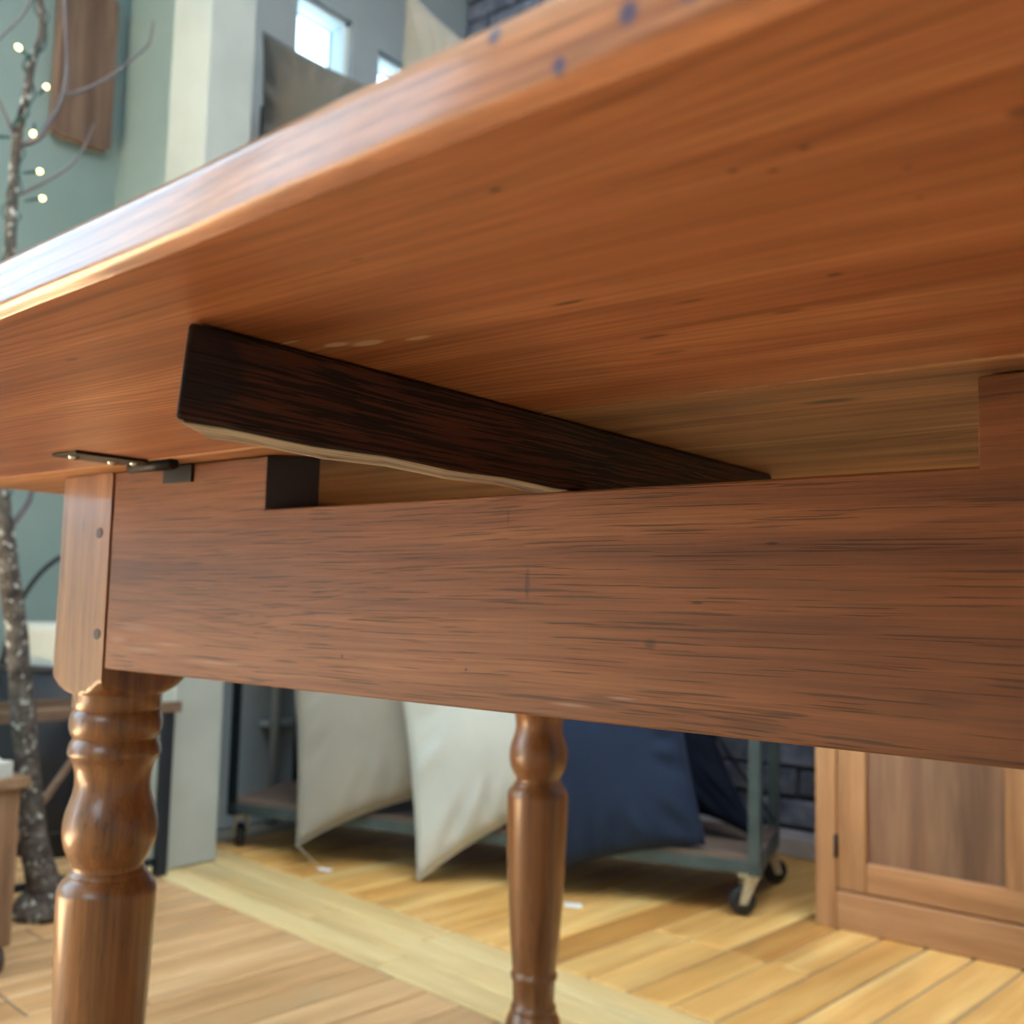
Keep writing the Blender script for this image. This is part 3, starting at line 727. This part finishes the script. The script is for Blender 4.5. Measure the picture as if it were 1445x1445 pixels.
# crate on wheels, bottom left
M['crate'] = wood('rough_crate_wood', ((.20, .11, .06), (.34, .20, .11), (.46, .30, .18)), 2, 2, 28, .65, blotch=.5, pores=.4)
M['crate_h'] = wood('rough_crate_slats', ((.20, .11, .06), (.34, .20, .11), (.46, .30, .18)), 0, 2, 28, .65, blotch=.5, pores=.4)
CR = root('wheeled_crate', (-1.93, .70, 0), 'rough wooden crate on small wheels at the lower left', 'crate'); CRO = CR.location.copy()
def K3(mb, name, mat, parent=None, **k): mb.org = CRO; return mb.build(name, mat, parent or CR, **k)
cx0, cx1, cy0, cy1 = -2.09, -1.708, .57, .85
for (x, y) in ((cx0, cy0), (cx1 - .035, cy0), (cx0, cy1 - .035), (cx1 - .035, cy1 - .035)):
    K3(MB().box((x, y, .045), (x + .035, y + .035, .30)), 'corner_post', M['crate'], bevel=.002)
for z in (.05, .115, .18, .245):
    for y in (cy0 + .004, cy1 - .014):
        K3(MB().box((cx0 + .035, y, z), (cx1 - .035, y + .012, z + .055)), 'slat', M['crate_h'], bevel=.0015)
    for x in (cx0 + .004, cx1 - .014):
        K3(MB().box((x, cy0 + .035, z), (x + .012, cy1 - .035, z + .055)), 'slat', M['crate_h'], bevel=.0015)
K3(MB().box((cx0 - .01, cy0 - .01, .30), (cx1 + .01, cy1 + .012, .318)), 'lid', M['crate_h'], bevel=.002)
for (x, y) in ((cx0 + .03, cy0 + .03), (cx1 - .02, cy0 + .03), (cx0 + .03, cy1 - .02), (cx1 - .02, cy1 - .02)):
    K3(MB().tube([(x, y - .011, .024), (x, y - .009, .024), (x, y + .009, .024), (x, y + .011, .024)], [.019, .024, .024, .019], 18), 'wheel', M['darkw'])
def rumple():
    bm = bmesh.new(); rd = random.Random(4); n = 14
    g = [[None] * (n + 1) for _ in range(n + 1)]
    for s in (0, 1):
        for i in range(n + 1):
            for j in range(n + 1):
                u, v = i / n, j / n
                x = -.16 + .33 * u + .010 * sin(v * 9); y = -.12 + .25 * v + .008 * sin(u * 11)
                z = (.004 + .008 * abs(sin(u * 8 + v * 3)) + .006 * abs(sin(v * 10)) + .010) * (1 if s else 0)
                g[i][j] = (g[i][j] or ()) + (bm.verts.new((x, y, z)),)
    for s in (0, 1):
        for i in range(n):
            for j in range(n): bm.faces.new([g[i][j][s], g[i + 1][j][s], g[i + 1][j + 1][s], g[i][j + 1][s]]).smooth = True
    for i in range(n):
        for (a, b) in (((i, 0), (i + 1, 0)), ((i, n), (i + 1, n)), ((0, i), (0, i + 1)), ((n, i), (n, i + 1))):
            bm.faces.new([g[a[0]][a[1]][0], g[b[0]][b[1]][0], g[b[0]][b[1]][1], g[a[0]][a[1]][1]])
    bmesh.ops.recalc_face_normals(bm, faces=bm.faces)
    me = bpy.data.meshes.new('cloth'); bm.to_mesh(me); bm.free(); me.materials.append(M['cream'])
    o = bpy.data.objects.new('draped_cloth', me); link(o); o.location = (-1.888, .715, .3185)
    tag(o, 'rumpled cream cloth lying on top of the wooden crate', 'cloth')
rumple()

# tree with fairy lights: points given as (y, z) in the plane x = TX plus small offsets
TX = -1.97
bark = NT('lichen_bark'); co = bark.coord()
b1 = bark.noise(co, 35, 5, .65); b2 = bark.noise(co, 90, 4, .6)
c = bark.ramp(b1, [(.3, (.035, .028, .025)), (.5, (.10, .085, .075)), (.7, (.2, .18, .16))])
c = bark.mix(bark.step(bark.noise(co, 60, 3), .58, .66), c, (.50, .52, .48)); bark.bump(b2, .004, .8)
M['bark'] = bark.out(c, .85, .2)
M['twig'] = plain('smooth_twig', (.13, .11, .12), .4, var=.3, scale=30)
TR = root('twig_tree', (TX, 1.035, 0), 'bare lichen-covered tree with curved twigs standing before the left wall', 'tree'); TRO = TR.location.copy()
def K4(mb, name, mat, parent=None, **k): mb.org = TRO; return mb.build(name, mat, parent or TR, **k)
tr = [(1.05, .0), (1.035, .05), (1.018, .126), (1.002, .236), (.97, .40), (.946, .562), (.919, .724), (.904, .818), (.892, 1.076), (.888, 1.299), (.890, 1.399), (.889, 1.499), (.898, 1.604), (.908, 1.674), (.926, 1.741), (.913, 1.801), (.903, 1.86), (.90, 2.0), (.91, 2.3)]
tc = catmull([(TX + .006 * sin(k * 1.7), y, z) for k, (y, z) in enumerate(tr)], 6)
def trad(z): return .034 - .012 * min(1, z / .2) if z < .2 else (.022 - .0035 * (z - .2) / .6 if z < .8 else max(.0045, .0150 - .0085 * (z - .8)))
K4(MB().tube(tc, [trad(p.z) for p in tc], 16, jit=.06), 'trunk', M['bark'])
K4(MB().lathe([(.062, 0), (.066, .012), (.055, .03), (.036, .055), (.02, .075)], (TX, 1.045), 14), 'root_flare', M['bark'])
def twig(pts, r0, r1, bulge=0):
    n = len(pts); P = catmull([(TX + bulge * sin(pi * k / (n - 1)), y, z) for k, (y, z) in enumerate(pts)], 5); m = len(P)
    K4(MB().tube(P, [r0 + (r1 - r0) * k / (m - 1) for k in range(m)], 8), 'branch', M['twig'])
twig([(0.889, 1.492), (0.924, 1.515), (0.949, 1.573), (0.963, 1.621), (0.968, 1.693), (0.958, 1.824), (0.963, 1.918)], .0060, .0030, .02)
twig([(0.965, 1.623), (1.004, 1.647), (1.063, 1.704), (1.136, 1.797), (1.151, 1.831), (1.162, 1.877)], .0040, .0018, .02)
twig([(0.890, 1.389), (0.930, 1.421), (0.987, 1.480), (1.020, 1.541), (1.041, 1.593)], .0038, .0016, .02)
twig([(0.819, 1.648), (0.843, 1.688), (0.880, 1.749), (0.899, 1.802)], .0018, .0030)
twig([(0.883, 1.504), (0.864, 1.539), (0.843, 1.573)], .0035, .0025)
twig([(0.923, 0.740), (0.955, 0.792), (0.964, 0.824), (0.979, 0.895)], .0060, .0040)
twig([(0.968, 0.400), (0.989, 0.453), (0.998, 0.398), (1.005, 0.330)], .0025, .0018)
M['wire'] = plain('dark_green_wire', (.015, .07, .065), .35)
em = NT('warm_led'); em.b.inputs['Emission Color'].default_value = (1, .85, .3, 1); em.b.inputs['Emission Strength'].default_value = 4.0
M['led'] = em.out((.9, .9, .6), .3)
FL = root('fairy_lights', (TX, 1.035, .8), 'dark green fairy light string with warm bulbs wound around the thin tree', 'string lights'); FLO = FL.location.copy()
def K5(mb, name, mat, parent=None): mb.org = FLO; return mb.build(name, mat, parent or FL)
def trunk_at(z):
    for a, b in zip(tc, tc[1:]):
        if a.z <= z <= b.z: return a.lerp(b, (z - a.z) / max(1e-6, b.z - a.z))
    return tc[-1]
for phs, turns in ((0, 9), (2.4, 7)):
    W = []
    for k in range(240):
        z = .80 + 1.15 * k / 239; p = trunk_at(z); a = phs + turns * 2 * pi * k / 239 + .8 * sin(k * .21); r = trad(z) + .004 + .003 * sin(k * .5)
        W.append(p + Vector((cos(a) * r, sin(a) * r, 0)))
    K5(MB().tube(W, .0016, 6), 'wire', M['wire'])
for (y, z), (ya, za) in (((0.877, 1.677), (0.902, 1.667)), ((0.928, 1.619), (0.918, 1.602)), ((0.912, 1.525), (0.915, 1.545)), ((0.924, 1.447), (0.898, 1.436)), ((0.933, 1.395), (0.905, 1.382)), ((0.838, 1.486), (0.872, 1.498))):
    d = Vector((.0, y - ya, z - za)).normalized()
    B = Vector((TX + .015, y, z)); A = Vector((TX + .010, ya, za))
    s = K5(MB().tube([A, A.lerp(B, .5), B], [.0016, .0030, .0034], 8), 'bulb_socket', M['wire'])
    m = MB(); m.tube([B, B + d * .003, B + d * .007, B + d * .010, B + d * .0115], [.0032, .0046, .0048, .0034, .001], 10); K5(m, 'bulb', M['led'], s)

# cutting boards on the wall
M['walnut'] = wood('walnut_board', ((.10, .055, .04), (.19, .11, .08), (.30, .20, .15)), 2, 1.6, 22, .4, .2, blotch=.6)
def rrect(w_, h_, r, n=6):
    out = []
    for cx, cy, a0 in ((w_ / 2 - r, h_ / 2 - r, 0), (-w_ / 2 + r, h_ / 2 - r, 90), (-w_ / 2 + r, -h_ / 2 + r, 180), (w_ / 2 - r, -h_ / 2 + r, 270)):
        for k in range(n + 1):
            a = radians(a0 + 90 * k / n); out.append((cx + r * cos(a), cy + r * sin(a)))
    return out
def board(y0, y1, z0, z1, th, mat, label, gap=.012, group=None):
    r = root('cutting_board', (WL + gap, (y0 + y1) / 2, z0), label, 'cutting board', group)
    MB().prism([(u, v + (z1 - z0) / 2) for u, v in rrect(y1 - y0, z1 - z0, .022)], 0, th, lambda u, v, t: (t, u, v)).build('board', mat, r, bevel=.003)
    MB().tube([(th - .002, .0, z1 - z0 - .028), (th + .0006, .0, z1 - z0 - .028)], .011, 20).build('hanging_hole', M['rubber'], r)
    MB().tube([(-gap, 0, z1 - z0 - .02), (th + .006, 0, z1 - z0 - .017)], .004, 10).build('wall_peg', M['hinge'], r)
yb0, zb0 = (1.388, 1.964); yb1, zb1 = (1.569, 1.960); _, zt1 = (1.573, 2.446)
board(yb0, yb1, (zb0 + zb1) / 2, zt1 + .005, .034, M['walnut'], 'dark walnut cutting board with rounded corners hung on the left wall')

# pipe on the grey wall and black cable
PP = root('wall_pipe', (WB + .035, 1.86, 0), 'pale vertical pipe with a bracket on the grey wall behind the rack', 'pipe')
MB().tube([(0, 0, 0.0), (0, 0, 1.3)], .014, 16).build('pipe_length', M['wall_grey'], PP)
MB().tube([(0, .14, 0.0), (0, .14, 1.3)], .009, 16).build('pipe_length', M['frame_white'], PP)
MB().box((-.034, -.03, .265), (.006, .18, .28)).build('bracket', M['wall_grey'], PP, bevel=.002)
